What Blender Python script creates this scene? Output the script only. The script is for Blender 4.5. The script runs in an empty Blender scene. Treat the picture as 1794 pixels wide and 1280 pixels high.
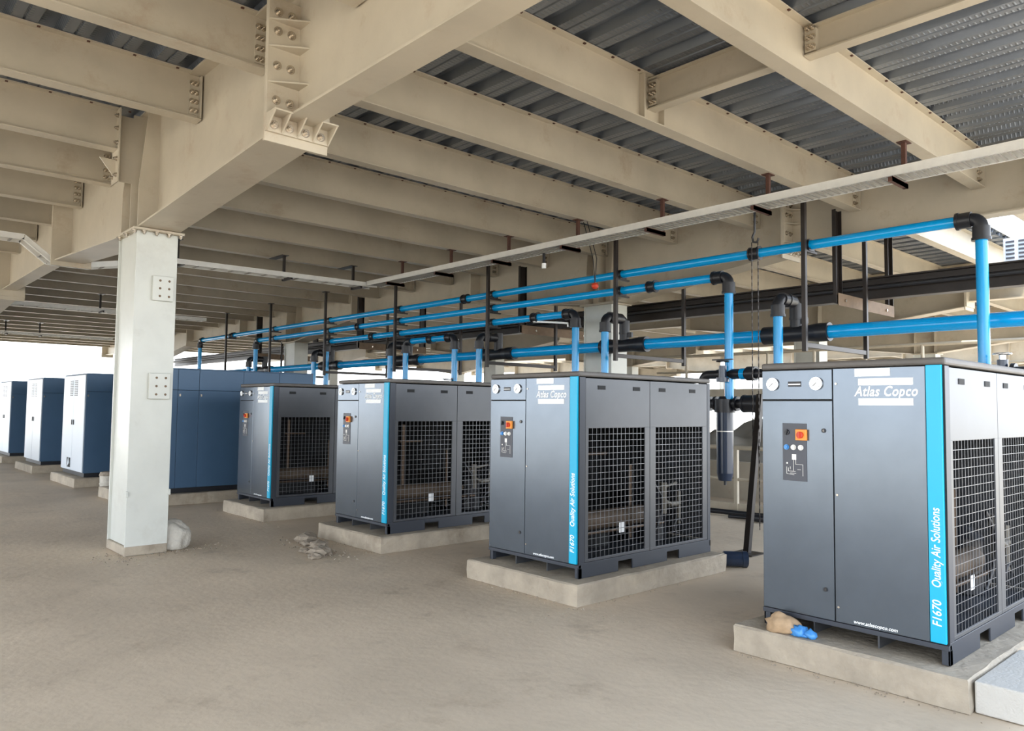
import bpy, bmesh, math, random
from mathutils import Vector, Matrix, noise

S = bpy.context.scene
COL = S.collection
R = random.Random(7)
PI = math.pi

# ------------------------------------------------------------------ camera
F_PX, YAW, PITCH, ROLL = 1333.3, math.radians(47.689), math.radians(3.242), math.radians(0.6526)
cam = bpy.data.objects.new('camera', bpy.data.cameras.new('camera'))
COL.objects.link(cam)
cam.data.sensor_fit = 'HORIZONTAL'
cam.data.sensor_width = 36.0
cam.data.lens = 36.0 * F_PX / 1794.0
cam.data.clip_end = 900
_f = Vector((math.cos(PITCH)*math.cos(YAW), math.cos(PITCH)*math.sin(YAW), math.sin(PITCH)))
_r = Vector((math.sin(YAW), -math.cos(YAW), 0)); _u = _r.cross(_f)
_c, _s = math.cos(ROLL), math.sin(ROLL)
_r2 = _r*_c + _u*_s; _u2 = _u*_c - _r*_s
cam.matrix_world = Matrix(((_r2.x, _u2.x, -_f.x, 0), (_r2.y, _u2.y, -_f.y, 0), (_r2.z, _u2.z, -_f.z, 1.6), (0, 0, 0, 1)))
S.camera = cam

# ------------------------------------------------------------------ world, sun, exposure
world = bpy.data.worlds.new('sky'); S.world = world; world.use_nodes = True
wn = world.node_tree; wn.nodes.clear()
tc = wn.nodes.new('ShaderNodeTexCoord'); sx = wn.nodes.new('ShaderNodeSeparateXYZ')
cr = wn.nodes.new('ShaderNodeValToRGB'); bg = wn.nodes.new('ShaderNodeBackground'); wo = wn.nodes.new('ShaderNodeOutputWorld')
wn.links.new(tc.outputs['Generated'], sx.inputs[0]); wn.links.new(sx.outputs['Z'], cr.inputs[0])
wn.links.new(cr.outputs[0], bg.inputs[0]); wn.links.new(bg.outputs[0], wo.inputs[0])
cr.color_ramp.elements[0].position = 0.0; cr.color_ramp.elements[0].color = (0.92, 0.96, 1.0, 1)
cr.color_ramp.elements[1].position = 0.75; cr.color_ramp.elements[1].color = (0.46, 0.62, 0.88, 1)
bg.inputs[1].default_value = 3.0
sun = bpy.data.objects.new('sun', bpy.data.lights.new('sun', 'SUN')); COL.objects.link(sun)
sun.data.energy = 4.6; sun.data.angle = math.radians(0.6); sun.data.color = (1.0, 0.95, 0.88)
SUN_FROM = Vector((-0.22, -0.34, 0.95))          # direction towards the sun
sun.rotation_euler = SUN_FROM.to_track_quat('Z', 'Y').to_euler()
S.view_settings.view_transform = 'Standard'; S.view_settings.look = 'None'
S.view_settings.gamma = 1.0; S.view_settings.use_curve_mapping = False
S.view_settings.exposure = 1.0
S.cycles.max_bounces = 10; S.cycles.diffuse_bounces = 6; S.cycles.glossy_bounces = 4
S.cycles.sample_clamp_indirect = 8.0

# ------------------------------------------------------------------ materials
def lin(c):
    return tuple((v/12.92 if v <= 0.04045 else ((v+0.055)/1.055)**2.4) for v in (x/255 for x in c))
MATS = {}
def mat(name, rgb, rough=0.5, metal=0.0, var=0.0, vscale=3.0, dark=None, stain=0.0, bump=0.0, bscale=30.0, coat=0.0, spec=None, stretch=None):
    m = bpy.data.materials.new(name); m.use_nodes = True; nt = m.node_tree
    p = nt.nodes['Principled BSDF']; c = lin(rgb)
    p.inputs['Base Color'].default_value = (*c, 1); p.inputs['Roughness'].default_value = rough; p.inputs['Metallic'].default_value = metal
    if coat: p.inputs['Coat Weight'].default_value = coat; p.inputs['Coat Roughness'].default_value = 0.15
    if spec is not None: p.inputs['Specular IOR Level'].default_value = spec
    geo = None
    def coords():
        nonlocal geo
        if geo is None:
            geo = nt.nodes.new('ShaderNodeNewGeometry').outputs['Position']
            if stretch:
                mp = nt.nodes.new('ShaderNodeMapping'); mp.inputs['Scale'].default_value = stretch
                nt.links.new(geo, mp.inputs[0]); geo = mp.outputs[0]
        return geo
    out = None
    if var > 0:
        n = nt.nodes.new('ShaderNodeTexNoise'); n.inputs['Scale'].default_value = vscale; n.inputs['Detail'].default_value = 6
        n.inputs['Roughness'].default_value = 0.6
        nt.links.new(coords(), n.inputs['Vector'])
        r = nt.nodes.new('ShaderNodeValToRGB'); r.color_ramp.elements[0].position = 0.32; r.color_ramp.elements[1].position = 0.7
        r.color_ramp.elements[0].color = (*[v*(1-var) for v in c], 1); r.color_ramp.elements[1].color = (*[min(1, v*(1+var*0.7)) for v in c], 1)
        nt.links.new(n.outputs['Fac'], r.inputs[0]); out = r.outputs[0]
    if stain > 0:
        n2 = nt.nodes.new('ShaderNodeTexNoise'); n2.inputs['Scale'].default_value = 1.7; n2.inputs['Detail'].default_value = 9; n2.inputs['Roughness'].default_value = 0.72
        nt.links.new(coords(), n2.inputs['Vector'])
        r2 = nt.nodes.new('ShaderNodeValToRGB'); r2.color_ramp.elements[0].position = 0.56; r2.color_ramp.elements[1].position = 0.74
        r2.color_ramp.elements[0].color = (0, 0, 0, 1); r2.color_ramp.elements[1].color = (stain, stain, stain, 1)
        nt.links.new(n2.outputs['Fac'], r2.inputs[0])
        mx = nt.nodes.new('ShaderNodeMixRGB'); nt.links.new(r2.outputs[0], mx.inputs[0])
        if out: nt.links.new(out, mx.inputs[1])
        else: mx.inputs[1].default_value = (*c, 1)
        mx.inputs[2].default_value = (*lin(dark or (120, 85, 55)), 1); out = mx.outputs[0]
    if out: nt.links.new(out, p.inputs['Base Color'])
    if bump > 0:
        n3 = nt.nodes.new('ShaderNodeTexNoise'); n3.inputs['Scale'].default_value = bscale; n3.inputs['Detail'].default_value = 5
        nt.links.new(coords(), n3.inputs['Vector'])
        b = nt.nodes.new('ShaderNodeBump'); b.inputs['Strength'].default_value = bump; b.inputs['Distance'].default_value = 0.02
        nt.links.new(n3.outputs['Fac'], b.inputs['Height']); nt.links.new(b.outputs[0], p.inputs['Normal'])
    MATS[name] = m
    return m

BEIGE = mat('beige_steel_paint', (183, 172, 152), 0.45, var=0.12, vscale=1.3, stain=0.5, dark=(146, 116, 88), bump=0.08, bscale=9)
COLP = mat('column_paint', (198, 199, 191), 0.35, var=0.06, vscale=2.5, stain=0.25, dark=(150, 140, 125), bump=0.06, bscale=12)
FLOOR = mat('dusty_concrete_floor', (206, 188, 164), 0.60, var=0.2, vscale=0.45, stain=0.75, dark=(158, 140, 118), bump=0.25, bscale=14)
PAD = mat('plinth_concrete', (168, 156, 138), 0.8, var=0.22, vscale=4.0, stain=0.8, dark=(120, 106, 88), bump=0.5, bscale=22)
SLAB = mat('slab_concrete', (150, 146, 138), 0.9)
GROUND = mat('sandy_ground', (206, 192, 168), 0.9, var=0.12, vscale=0.2)
DRYER = mat('graphite_powder_coat', (102, 110, 119), 0.22, metal=0.7, var=0.06, vscale=5.0, bump=0.02, bscale=4)
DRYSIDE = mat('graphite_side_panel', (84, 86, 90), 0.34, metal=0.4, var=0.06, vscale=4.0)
DRYDARK = mat('graphite_frame', (58, 62, 70), 0.4, metal=0.2)
ROOFM = mat('dusty_dark_roof', (92, 88, 84), 0.5, var=0.15, vscale=5)
INSIDE = mat('dark_inside', (15, 16, 18), 0.7)
COMPS = mat('slate_blue_panel', (68, 96, 124), 0.38, metal=0.15, var=0.05, vscale=2)
COMPF = mat('light_grey_door', (206, 214, 222), 0.35)
CYAN = mat('cyan_stripe', (0, 168, 208), 0.35)
BLUE = mat('blue_pipe', (0, 156, 224), 0.22, coat=0.3)
BLACKP = mat('black_plastic', (30, 31, 36), 0.38)
BLACKS = mat('black_steel', (46, 40, 37), 0.42, var=0.2, vscale=8, metal=0.3)
GALV = mat('galvanised_steel', (226, 224, 218), 0.4, metal=0.25, var=0.06, vscale=9)
STEEL = mat('bolt_steel', (190, 180, 165), 0.25, metal=0.85)
RUNGM = mat('tray_rung_zinc', (150, 146, 138), 0.5, metal=0.3)
VALVEM = mat('dull_cast_valve', (112, 108, 100), 0.5, metal=0.5)
TANKM = mat('dark_tank_lagging', (84, 70, 56), 0.7, var=0.2, vscale=9)
WHITE = mat('white_print', (246, 248, 248), 0.5)
WIRE = mat('grille_wire', (128, 130, 134), 0.35, metal=0.6)
ORANGE = mat('orange_switch_plate', (236, 150, 62), 0.45)
RED = mat('red_knob', (196, 62, 34), 0.4)
RUST = mat('red_brown_primer', (84, 52, 40), 0.7, var=0.2, vscale=12)
INSUL = mat('brown_insulation', (112, 92, 72), 0.7, var=0.2, vscale=9)
GREYP = mat('control_plate_grey', (66, 68, 76), 0.4)
CHROME = mat('chrome', (220, 220, 220), 0.12, metal=1.0)
FILT = mat('dark_blue_housing', (30, 44, 66), 0.28, coat=0.3)
FOAM = mat('white_foam', (190, 186, 178), 0.85, var=0.03, vscale=20, bump=0.3, bscale=60)
SACK = mat('pale_sack', (196, 190, 178), 0.9, var=0.12, vscale=9, bump=0.6, bscale=25)
CLOTH = mat('brown_crumpled_cloth', (176, 148, 116), 0.9, var=0.15, vscale=30)
BLUEBAG = mat('blue_bag', (70, 140, 205), 0.35)
STONE = mat('stone', (150, 138, 122), 0.9, var=0.2, vscale=12, bump=0.6, bscale=30)
COPPER = mat('copper_pipe', (92, 76, 62), 0.45, metal=0.6)
WALLP = mat('weathered_wall', (168, 158, 142), 0.9, var=0.12, vscale=1.0, stain=0.5)

# steel deck: embossed galvanised sheet
def deck_mat():
    m = mat('galvanised_deck', (120, 126, 134), 0.36, metal=0.6, var=0.22, vscale=1.4, stretch=(3.0, 0.6, 1.0))
    nt = m.node_tree; p = nt.nodes['Principled BSDF']
    g = nt.nodes.new('ShaderNodeNewGeometry'); s = nt.nodes.new('ShaderNodeSeparateXYZ'); nt.links.new(g.outputs['Position'], s.inputs[0])
    def mth(op, a, b):
        n = nt.nodes.new('ShaderNodeMath'); n.operation = op
        for i, v in enumerate((a, b)):
            if isinstance(v, (int, float)): n.inputs[i].default_value = v
            elif v is not None: nt.links.new(v, n.inputs[i])
        return n.outputs[0]
    y = mth('SINE', mth('MULTIPLY', s.outputs['Y'], 2*PI/0.045), None)
    fx = mth('FRACT', mth('DIVIDE', mth('ADD', s.outputs['X'], 50.0), 0.13), None)
    band = mth('LESS_THAN', mth('ABSOLUTE', mth('SUBTRACT', fx, 0.5), None), 0.22)
    h = mth('MULTIPLY', mth('MAXIMUM', y, 0.0), band)
    b = nt.nodes.new('ShaderNodeBump'); b.inputs['Strength'].default_value = 0.6; b.inputs['Distance'].default_value = 0.006
    nt.links.new(h, b.inputs['Height']); nt.links.new(b.outputs[0], p.inputs['Normal'])
    return m
DECK = deck_mat()

# ------------------------------------------------------------------ geometry helpers
class MB:
    def __init__(s): s.v = []; s.f = []; s.sm = []
    def add(s, vs, fs, smooth=False):
        o = len(s.v); s.v += [tuple(p) for p in vs]; s.f += [tuple(i+o for i in f) for f in fs]; s.sm += [smooth]*len(fs); return s
    def box(s, x0, x1, y0, y1, z0, z1):
        return s.add([(x, y, z) for x in (x0, x1) for y in (y0, y1) for z in (z0, z1)],
                     [(0, 1, 3, 2), (4, 6, 7, 5), (0, 4, 5, 1), (2, 3, 7, 6), (0, 2, 6, 4), (1, 5, 7, 3)])
    def prism(s, poly, axis, a, b):
        n = len(poly)
        def P(q, t): return {'x': (t, q[0], q[1]), 'y': (q[0], t, q[1]), 'z': (q[0], q[1], t)}[axis]
        vs = [P(q, a) for q in poly] + [P(q, b) for q in poly]
        return s.add(vs, [tuple(range(n))[::-1], tuple(range(n, 2*n))] + [(i, (i+1) % n, n+(i+1) % n, n+i) for i in range(n)])
    def frame(s, p0, p1):
        d = (Vector(p1)-Vector(p0)); L = d.length; d.normalize()
        a = Vector((0, 0, 1)) if abs(d.z) < 0.9 else Vector((0, 1, 0))
        u = d.cross(a).normalized(); w = u.cross(d).normalized(); return u, w
    def bar(s, p0, p1, wu, wv):
        u, w = s.frame(p0, p1); p0 = Vector(p0); p1 = Vector(p1)
        vs = [p + u*(wu/2*i) + w*(wv/2*j) for p in (p0, p1) for (i, j) in ((-1, -1), (1, -1), (1, 1), (-1, 1))]
        return s.add(vs, [(3, 2, 1, 0), (4, 5, 6, 7)] + [(i, (i+1) % 4, 4+(i+1) % 4, 4+i) for i in range(4)])
    def cyl(s, p0, p1, r, n=16, r2=None):
        u, w = s.frame(p0, p1); p0 = Vector(p0); p1 = Vector(p1); r2 = r if r2 is None else r2
        ring = lambda p, q: [p + u*(q*math.cos(2*PI*i/n)) + w*(q*math.sin(2*PI*i/n)) for i in range(n)]
        a, b = ring(p0, r), ring(p1, r2)
        s.add(a+b, [(i, (i+1) % n, n+(i+1) % n, n+i) for i in range(n)], True)
        s.add(a, [tuple(range(n))[::-1]]); s.add(b, [tuple(range(n))]); return s
    def tube(s, pts, r, n=12):
        pts = [Vector(p) for p in pts]; rings = []; up = None
        for i, p in enumerate(pts):
            d = (pts[min(i+1, len(pts)-1)]-pts[max(i-1, 0)]).normalized()
            if up is None:
                a = Vector((0, 0, 1)) if abs(d.z) < 0.9 else Vector((0, 1, 0)); up = d.cross(a).normalized()
            up = (up - d*up.dot(d)).normalized(); w = d.cross(up)
            rings.append([p + up*(r*math.cos(2*PI*k/n)) + w*(r*math.sin(2*PI*k/n)) for k in range(n)])
        vs = [q for g in rings for q in g]; m = len(pts)
        fs = [(i*n+k, i*n+(k+1) % n, (i+1)*n+(k+1) % n, (i+1)*n+k) for i in range(m-1) for k in range(n)]
        s.add(vs, fs, True); s.add(rings[0], [tuple(range(n))[::-1]]); s.add(rings[-1], [tuple(range(n))]); return s
    def mesh(s, name):
        me = bpy.data.meshes.new(name); me.from_pydata(s.v, [], s.f)
        me.polygons.foreach_set('use_smooth', s.sm); me.update()
        bm = bmesh.new(); bm.from_mesh(me); bmesh.ops.recalc_face_normals(bm, faces=bm.faces); bm.to_mesh(me); bm.free()
        return me
    def build(s, name, m, parent=None, bev=0.0, loc=None):
        me = s.mesh(name); me.materials.append(m)
        return link(name, me, parent, bev, loc)

def link(name, me, parent=None, bev=0.0, loc=None, rot=None):
    o = bpy.data.objects.new(name, me); COL.objects.link(o)
    if parent: o.parent = parent
    if loc is not None: o.location = loc
    if rot is not None: o.rotation_euler = rot
    if bev:
        b = o.modifiers.new('bevel', 'BEVEL'); b.width = bev; b.segments = 2; b.limit_method = 'ANGLE'
    return o
def arc(c, a, b, r, n=7):
    """quarter bend about corner c: from direction a to direction b"""
    c, a, b = Vector(c), Vector(a), Vector(b); o = c + a*r + b*r
    return [o - b*(r*math.cos(t)) - a*(r*math.sin(t)) for t in [PI/2*i/(n-1) for i in range(n)]]
def tag(o, label, cat, group=None, kind=None):
    if label: o['label'] = label
    if cat: o['category'] = cat
    if group: o['group'] = group
    if kind: o['kind'] = kind
    return o
def thing(name, label, cat, loc=(0, 0, 0), group=None, rz=0.0):
    o = bpy.data.objects.new(name, None); COL.objects.link(o); o.location = loc; o.rotation_euler = (0, 0, rz); o.empty_display_size = 0.1
    return tag(o, label, cat, group)
def dup(root, loc, label=None, group=None, rz=None):
    def rec(o, par):
        c = o.copy(); COL.objects.link(c)
        if par: c.parent = par
        for ch in list(kids.get(o.name, [])): rec(ch, c)
        return c
    kids = {}
    for q in bpy.data.objects:
        if q.parent: kids.setdefault(q.parent.name, []).append(q)
    c = rec(root, None); c.location = loc
    if rz is not None: c.rotation_euler = (0, 0, rz)
    if label: c['label'] = label
    if group: c['group'] = group
    return c
def text(body, size, m, parent, loc, vertical=False, shear=0.0, bold=0.0, sx=1.0, name='lettering', spacing=1.0):
    cu = bpy.data.curves.new(name, 'FONT'); cu.body = body; cu.size = size; cu.shear = shear; cu.offset = bold; cu.extrude = 0.0008
    cu.align_x = 'CENTER'; cu.align_y = 'CENTER'; cu.space_character = spacing; cu.resolution_u = 4
    t = bpy.data.objects.new('tmp', cu); COL.objects.link(t)
    me = bpy.data.meshes.new_from_object(t.evaluated_get(bpy.context.evaluated_depsgraph_get()))
    bpy.data.objects.remove(t)
    me.materials.clear(); me.materials.append(m)
    if vertical: M = Matrix(((0, 0, -1), (0, 1, 0), (1, 0, 0)))
    else: M = Matrix(((0, 0, -1), (-1, 0, 0), (0, 1, 0)))
    bm = bmesh.new(); bm.from_mesh(me); lim = size*1.3
    bmesh.ops.delete(bm, geom=[v for v in bm.verts if abs(v.co.y) > lim or abs(v.co.x) > size*len(body)], context='VERTS'); bm.to_mesh(me); bm.free()
    M = M @ Matrix.Diagonal((sx, 1, 1))
    me.transform(M.to_4x4())
    return link(name, me, parent, loc=loc)
ORD = ['nearest', 'second', 'third', 'fourth', 'fifth', 'sixth', 'seventh', 'eighth', 'ninth', 'tenth', 'eleventh', 'twelfth', 'thirteenth', 'fourteenth']

# ------------------------------------------------------------------ layout constants
BAY = 7.85; GX = [-5.18 + BAY*i for i in range(7)]      # girder lines run along Y
G1, G2 = GX[1], GX[2]
CY = [-3.07, 9.05, 21.17, 33.29]                         # column rows
BEAM_P = 1.515
BY = [9.05 + BEAM_P*k for k in range(-6, 22)]            # secondary beams run along X
Z_BB, Z_T = 4.38, 4.85

# ------------------------------------------------------------------ setting: ground, floor, ceiling
def struct(o, label=None): o['kind'] = 'structure'; o['label'] = label or o.name.replace('_', ' '); return o
struct(MB().box(-160, 200, -160, 220, -0.6, -0.35).build('ground', GROUND), 'pale sandy ground outside the open building')
fl = MB()
NX, NY = 90, 90
x0, x1, y0, y1 = -9.0, 10.95, -9.0, 42.0
vs, fs = [], []
for i in range(NX+1):
    for j in range(NY+1):
        x = x0+(x1-x0)*i/NX; y = y0+(y1-y0)*j/NY
        vs.append((x, y, 0.004*noise.noise(Vector((x*0.6, y*0.6, 3.1))) - 0.003))
for i in range(NX):
    for j in range(NY):
        a = i*(NY+1)+j; fs.append((a, a+NY+1, a+NY+2, a+1))
fl.add(vs, fs, True)
fl.box(x0, x1, y0, y1, -0.35, -0.012)
fl_o = struct(fl.build('floor', FLOOR), 'dusty tan concrete floor running back under the machines')
struct(MB().box(10.95, 46.0, 3.0, 42.0, -0.34, -0.10).build('outer_floor', FLOOR), 'lower dusty floor of the bays beyond the slab edge')

ceil = bpy.data.objects.new('ceiling', None); COL.objects.link(ceil)
struct(ceil, 'corrugated galvanised steel deck ceiling resting on the beams')
DX0, DX1, DY0, DY1 = -5.5, 42.3, -1.6, 41.6
def sheet(n_p, ylen):
    pitch = 0.385; prof = []
    for k in range(n_p):
        b = k*pitch
        prof += [(b, 0.0), (b+0.085, 0.0), (b+0.092, 0.012), (b+0.102, 0.012), (b+0.109, 0.0), (b+0.20, 0.0), (b+0.235, 0.075), (b+0.35, 0.075)]
    prof.append((n_p*pitch, 0.0))
    top = [(x, z+0.006) for x, z in prof]
    m = MB(); n = len(prof)
    vs = [(x, y, z) for (x, z) in prof for y in (0, ylen)] + [(x, y, z) for (x, z) in top for y in (0, ylen)]
    fs = [(2*i, 2*i+1, 2*i+3, 2*i+2) for i in range(n-1)] + [(2*n+2*i, 2*n+2*i+2, 2*n+2*i+3, 2*n+2*i+1) for i in range(n-1)]
    return m.add(vs, fs)
LONG = sheet(2, DY1-DY0).mesh('deck_sheet'); LONG.materials.append(DECK)
SHORT = sheet(2, DY1-4.2).mesh('deck_sheet'); SHORT.materials.append(DECK)
n_sheet = int((DX1-DX0)/0.77)
for i in range(n_sheet):
    x = DX0 + 0.77*i
    added_roof_gap = GX[4]+1.0 < x < GX[5]-1.2  # invented gap in the roof, lets sun in to brighten neighbouring bays
    if added_roof_gap: continue
    near = x < 12.4
    link('deck_sheet', LONG if near else SHORT, ceil, loc=(x, DY0 if near else 4.2, Z_T+0.003))
MB().box(DX0, 12.5, DY0, DY1, Z_T+0.09, Z_T+0.25).build('roof_slab', SLAB, ceil)
MB().box(12.5, GX[4]+1.0, 4.2, DY1, Z_T+0.09, Z_T+0.25).build('roof_slab', SLAB, ceil)
MB().box(GX[5]-1.2, DX1, 4.2, DY1, Z_T+0.09, Z_T+0.25).build('roof_slab', SLAB, ceil)

# ------------------------------------------------------------------ steel parts shared as meshes
def bolt_mesh(axis, r=0.019):
    m = MB(); d = {'y': Vector((0, -1, 0)), 'x': Vector((-1, 0, 0)), 'z': Vector((0, 0, -1))}[axis]
    m.cyl((0, 0, 0), d*0.006, r*1.45, 14); m.cyl(d*0.006, d*0.026, r, 6); m.cyl(d*0.026, d*0.040, r*0.5, 10)
    me = m.mesh('bolt'); me.materials.append(STEEL); return me
BOLT_Y, BOLT_X, BOLT_Z = bolt_mesh('y'), bolt_mesh('x'), bolt_mesh('z')
BIGB = bolt_mesh('y', 0.024); BIGZ = bolt_mesh('z', 0.024)

# secondary beams ------------------------------------------------
def ibeam_x(length, zb, zt, fw=0.14, tf=0.012, tw=0.008):
    m = MB(); m.box(0, length, -tw/2, tw/2, zb+tf, zt-tf)
    m.box(0, length, -fw/2, fw/2, zb, zb+tf); m.box(0, length, -fw/2, fw/2, zt-tf, zt); return m
BL = BAY - 0.05
beam_me = ibeam_x(BL, 0, Z_T-Z_BB, 0.15).mesh('steel_beam'); beam_me.materials.append(BEIGE)
cleat = MB()
cleat.box(0, 0.10, -0.014, -0.004, 0.06, 0.40); cleat.box(0, 0.012, -0.075, 0.075, 0.02, 0.44)
cleat_me = cleat.mesh('cleat_plate'); cleat_me.materials.append(BEIGE)
cleat2 = MB(); cleat2.box(-0.10, 0, -0.014, -0.004, 0.06, 0.40); cleat2.box(-0.012, 0, -0.075, 0.075, 0.02, 0.44)
cleat2_me = cleat2.mesh('cleat_plate'); cleat2_me.materials.append(BEIGE)
_m = MB()
for _i in range(20):
    _x = 0.25+_i*0.385; _m.box(_x-0.012, _x+0.012, -0.072, -0.052, 0.448, 0.459)
SCREW_ME = _m.mesh('deck_screws'); SCREW_ME.materials.append(RUST)
bayname = ['left of the main girder', 'between the main girder and the pipework', 'in the first bay behind the pipework', 'in the second bay behind the pipework',
           'in the third bay behind the pipework', 'at the far side of the added roof gap', 'in the outermost bay']
for b in range(6):
    for k, y in enumerate(BY):
        if b >= 3 and y < 4.0: continue
        if b == 2 and y < 2.5: continue
        if b in (1,) and y < 2.5: continue
        if b == 0 and y < 1.0: continue
        n = k - (2 if b <= 2 else 4)
        if b <= 1 and n < 12: lab, grp = '%s beige ceiling beam from the camera, %s' % (ORD[n], bayname[b]), None
        elif b <= 1: lab, grp = 'far beige ceiling beam in the rear rows, %s' % bayname[b], 'rear ceiling beams ' + bayname[b]
        elif b == 2 and n < 5: lab, grp = '%s sunlit beige beam, %s' % (ORD[n], bayname[b]), None
        else: lab, grp = 'distant beige ceiling beam, %s' % bayname[b], 'ceiling beams ' + bayname[b]
        xs = GX[b]+0.025; L = BL
        t = thing('steel_beam', lab, 'beam', (xs, y, Z_BB), grp or 'beige ceiling beams')
        if b == 0 and abs(y-9.05) < 0.1:
            me = ibeam_x(G1-0.36-xs, 0, Z_T-Z_BB, 0.15).mesh('beam_body'); me.materials.append(BEIGE)
            link('beam_body', me, t)
            e = G1-0.36-xs
            MB().box(e-0.014, e, -0.12, 0.12, -0.36, 0.46).build('end_plate', BEIGE, t)
            MB().prism([(e-0.014, -0.30), (e-0.014, -0.10), (e-0.17, -0.10)], 'y', -0.008, 0.008).build('gusset', BEIGE, t)
            for z in (0.38, 0.24, 0.08, -0.1, -0.28):
                for s in (-0.07, 0.07): link('bolt', BOLT_X, t, loc=(e-0.014, s, z))
        else:
            link('beam_body', beam_me, t)
            if b in (0, 1) and y < 16:
                link('end_plate', cleat_me, t, loc=(0.0, 0, 0)); link('end_plate', cleat2_me, t, loc=(L, 0, 0))
                if y < 13:
                    for z in (0.10, 0.19, 0.28, 0.37):
                        for q in (L-0.035, L-0.075): link('bolt', BOLT_Y, t, loc=(q, -0.014, z))
                        if b == 1: link('bolt', BOLT_Y, t, loc=(0.05, -0.014, z))
        if b in (0, 1) and y < 10:
            link('deck_screws', SCREW_ME, t)
        if b == 1 and k == 3:
            for sxx in (5.72, 6.03):
                MB().box(sxx-xs-0.006, sxx-xs+0.006, -0.07, 0.07, 0.012, 0.455).build('stiffener', BEIGE, t)
# short cross beams between two ceiling beams (run along Y)
def cross_beam(x, ya, yb, zb, label):
    t = thing('cross_beam', label, 'beam', (x, ya, zb)); L = yb-ya; h = Z_T-0.02-zb
    m = MB(); m.box(-0.005, 0.005, 0, L, 0.01, h-0.01); m.box(-0.06, 0.06, 0, L, 0, 0.012); m.box(-0.06, 0.06, 0, L, h-0.012, h)
    m.build('beam_body', BEIGE, t)
    MB().box(-0.05, 0.05, L-0.10, L-0.001, 0.03, h-0.03).build('end_plate', BEIGE, t)
    for z in (0.07, 0.15, 0.23):
        for yy in (L-0.07, L-0.03): link('bolt', BOLT_X, t, loc=(-0.05, yy, z))
    return t
cross_beam(5.9, BY[2]-1.515+1.515+0.005 if False else 3.0+0.003, 4.497, 4.52, 'short beige cross beam spanning the two beams nearest the pipework side')
cross_beam(6.05, 0.2, 2.98, 4.58, 'short beige cross beam running off the top right corner')

# girders --------------------------------------------------------
def haunch_seg(gx, cy, det, zb_mid, label, group):
    """deep girder piece over a column, bottom flange sloping up to a bolted splice each side"""
    t = thing('haunched_girder', label, 'girder', (gx, cy, 0), group)
    a = 3.59; zc, zs = 3.52, zb_mid-0.12+0.02
    poly = [(-a, zs), (-0.30, zc), (0.30, zc), (a, zs), (a, Z_T-0.02), (-a, Z_T-0.02)]
    MB().prism(poly, 'x', -0.006, 0.006).build('web', BEIGE, t)
    fm = MB()
    for s in (-1, 1):
        p = [(-0.205, zc), (0.205, zc)]
        vs = [(-0.215, s*0.0, zc), (0.215, s*0.0, zc), (0.215, s*0.30, zc), (-0.215, s*0.30, zc), (0.13+0.045, s*a, zs), (-0.215-0.0, s*a, zs)]
        vs2 = [(x, y, z-0.02) for x, y, z in vs]
        fm.add(vs+vs2, [(0, 1, 2, 3), (3, 2, 4, 5), (9, 8, 7, 6), (11, 10, 8, 9), (0, 6, 7, 1), (1, 7, 8, 2), (2, 8, 10, 4), (4, 10, 11, 5), (5, 11, 9, 3), (3, 9, 6, 0)])
    fm.build('bottom_flange', BEIGE, t)
    MB().box(-0.13, 0.13, -a, a, Z_T-0.02, Z_T).build('top_flange', BEIGE, t)
    for s in (-1, 1):
        MB().prism([(-0.206, zc), (0.206, zc), (0.206, zc+0.45), (0.13, Z_T-0.02), (-0.13, Z_T-0.02), (-0.206, zc+0.45)], 'y', s*0.30-0.008, s*0.30+0.008).build('stiffener', BEIGE, t)
    if det:
        MB().box(-0.20, -0.006, -0.008, 0.008, zc+0.02, Z_T-0.02).build('stiffener', BEIGE, t)
        MB().box(0.006, 0.20, -0.008, 0.008, zc+0.02, Z_T-0.02).build('stiffener', BEIGE, t)
        MB().box(-0.33, -0.20, -0.009, 0.009, 4.05, Z_T-0.06).build('beam_stub', BEIGE, t)
    # cap plate on the column
    MB().box(-0.265, 0.265, -0.40, 0.40, zc-0.045, zc-0.02).build('base_plate', BEIGE, t, 0.003)
    MB().box(-0.265, 0.265, -a-0.0-0.001, -a+0.024, zs-0.03-0.06, Z_T-0.12).build('splice_plate', BEIGE, t, 0.002)
    MB().box(-0.265, 0.265, a-0.024, a+0.001, zs-0.09, Z_T-0.12).build('splice_plate', BEIGE, t, 0.002)
    return t
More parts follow.
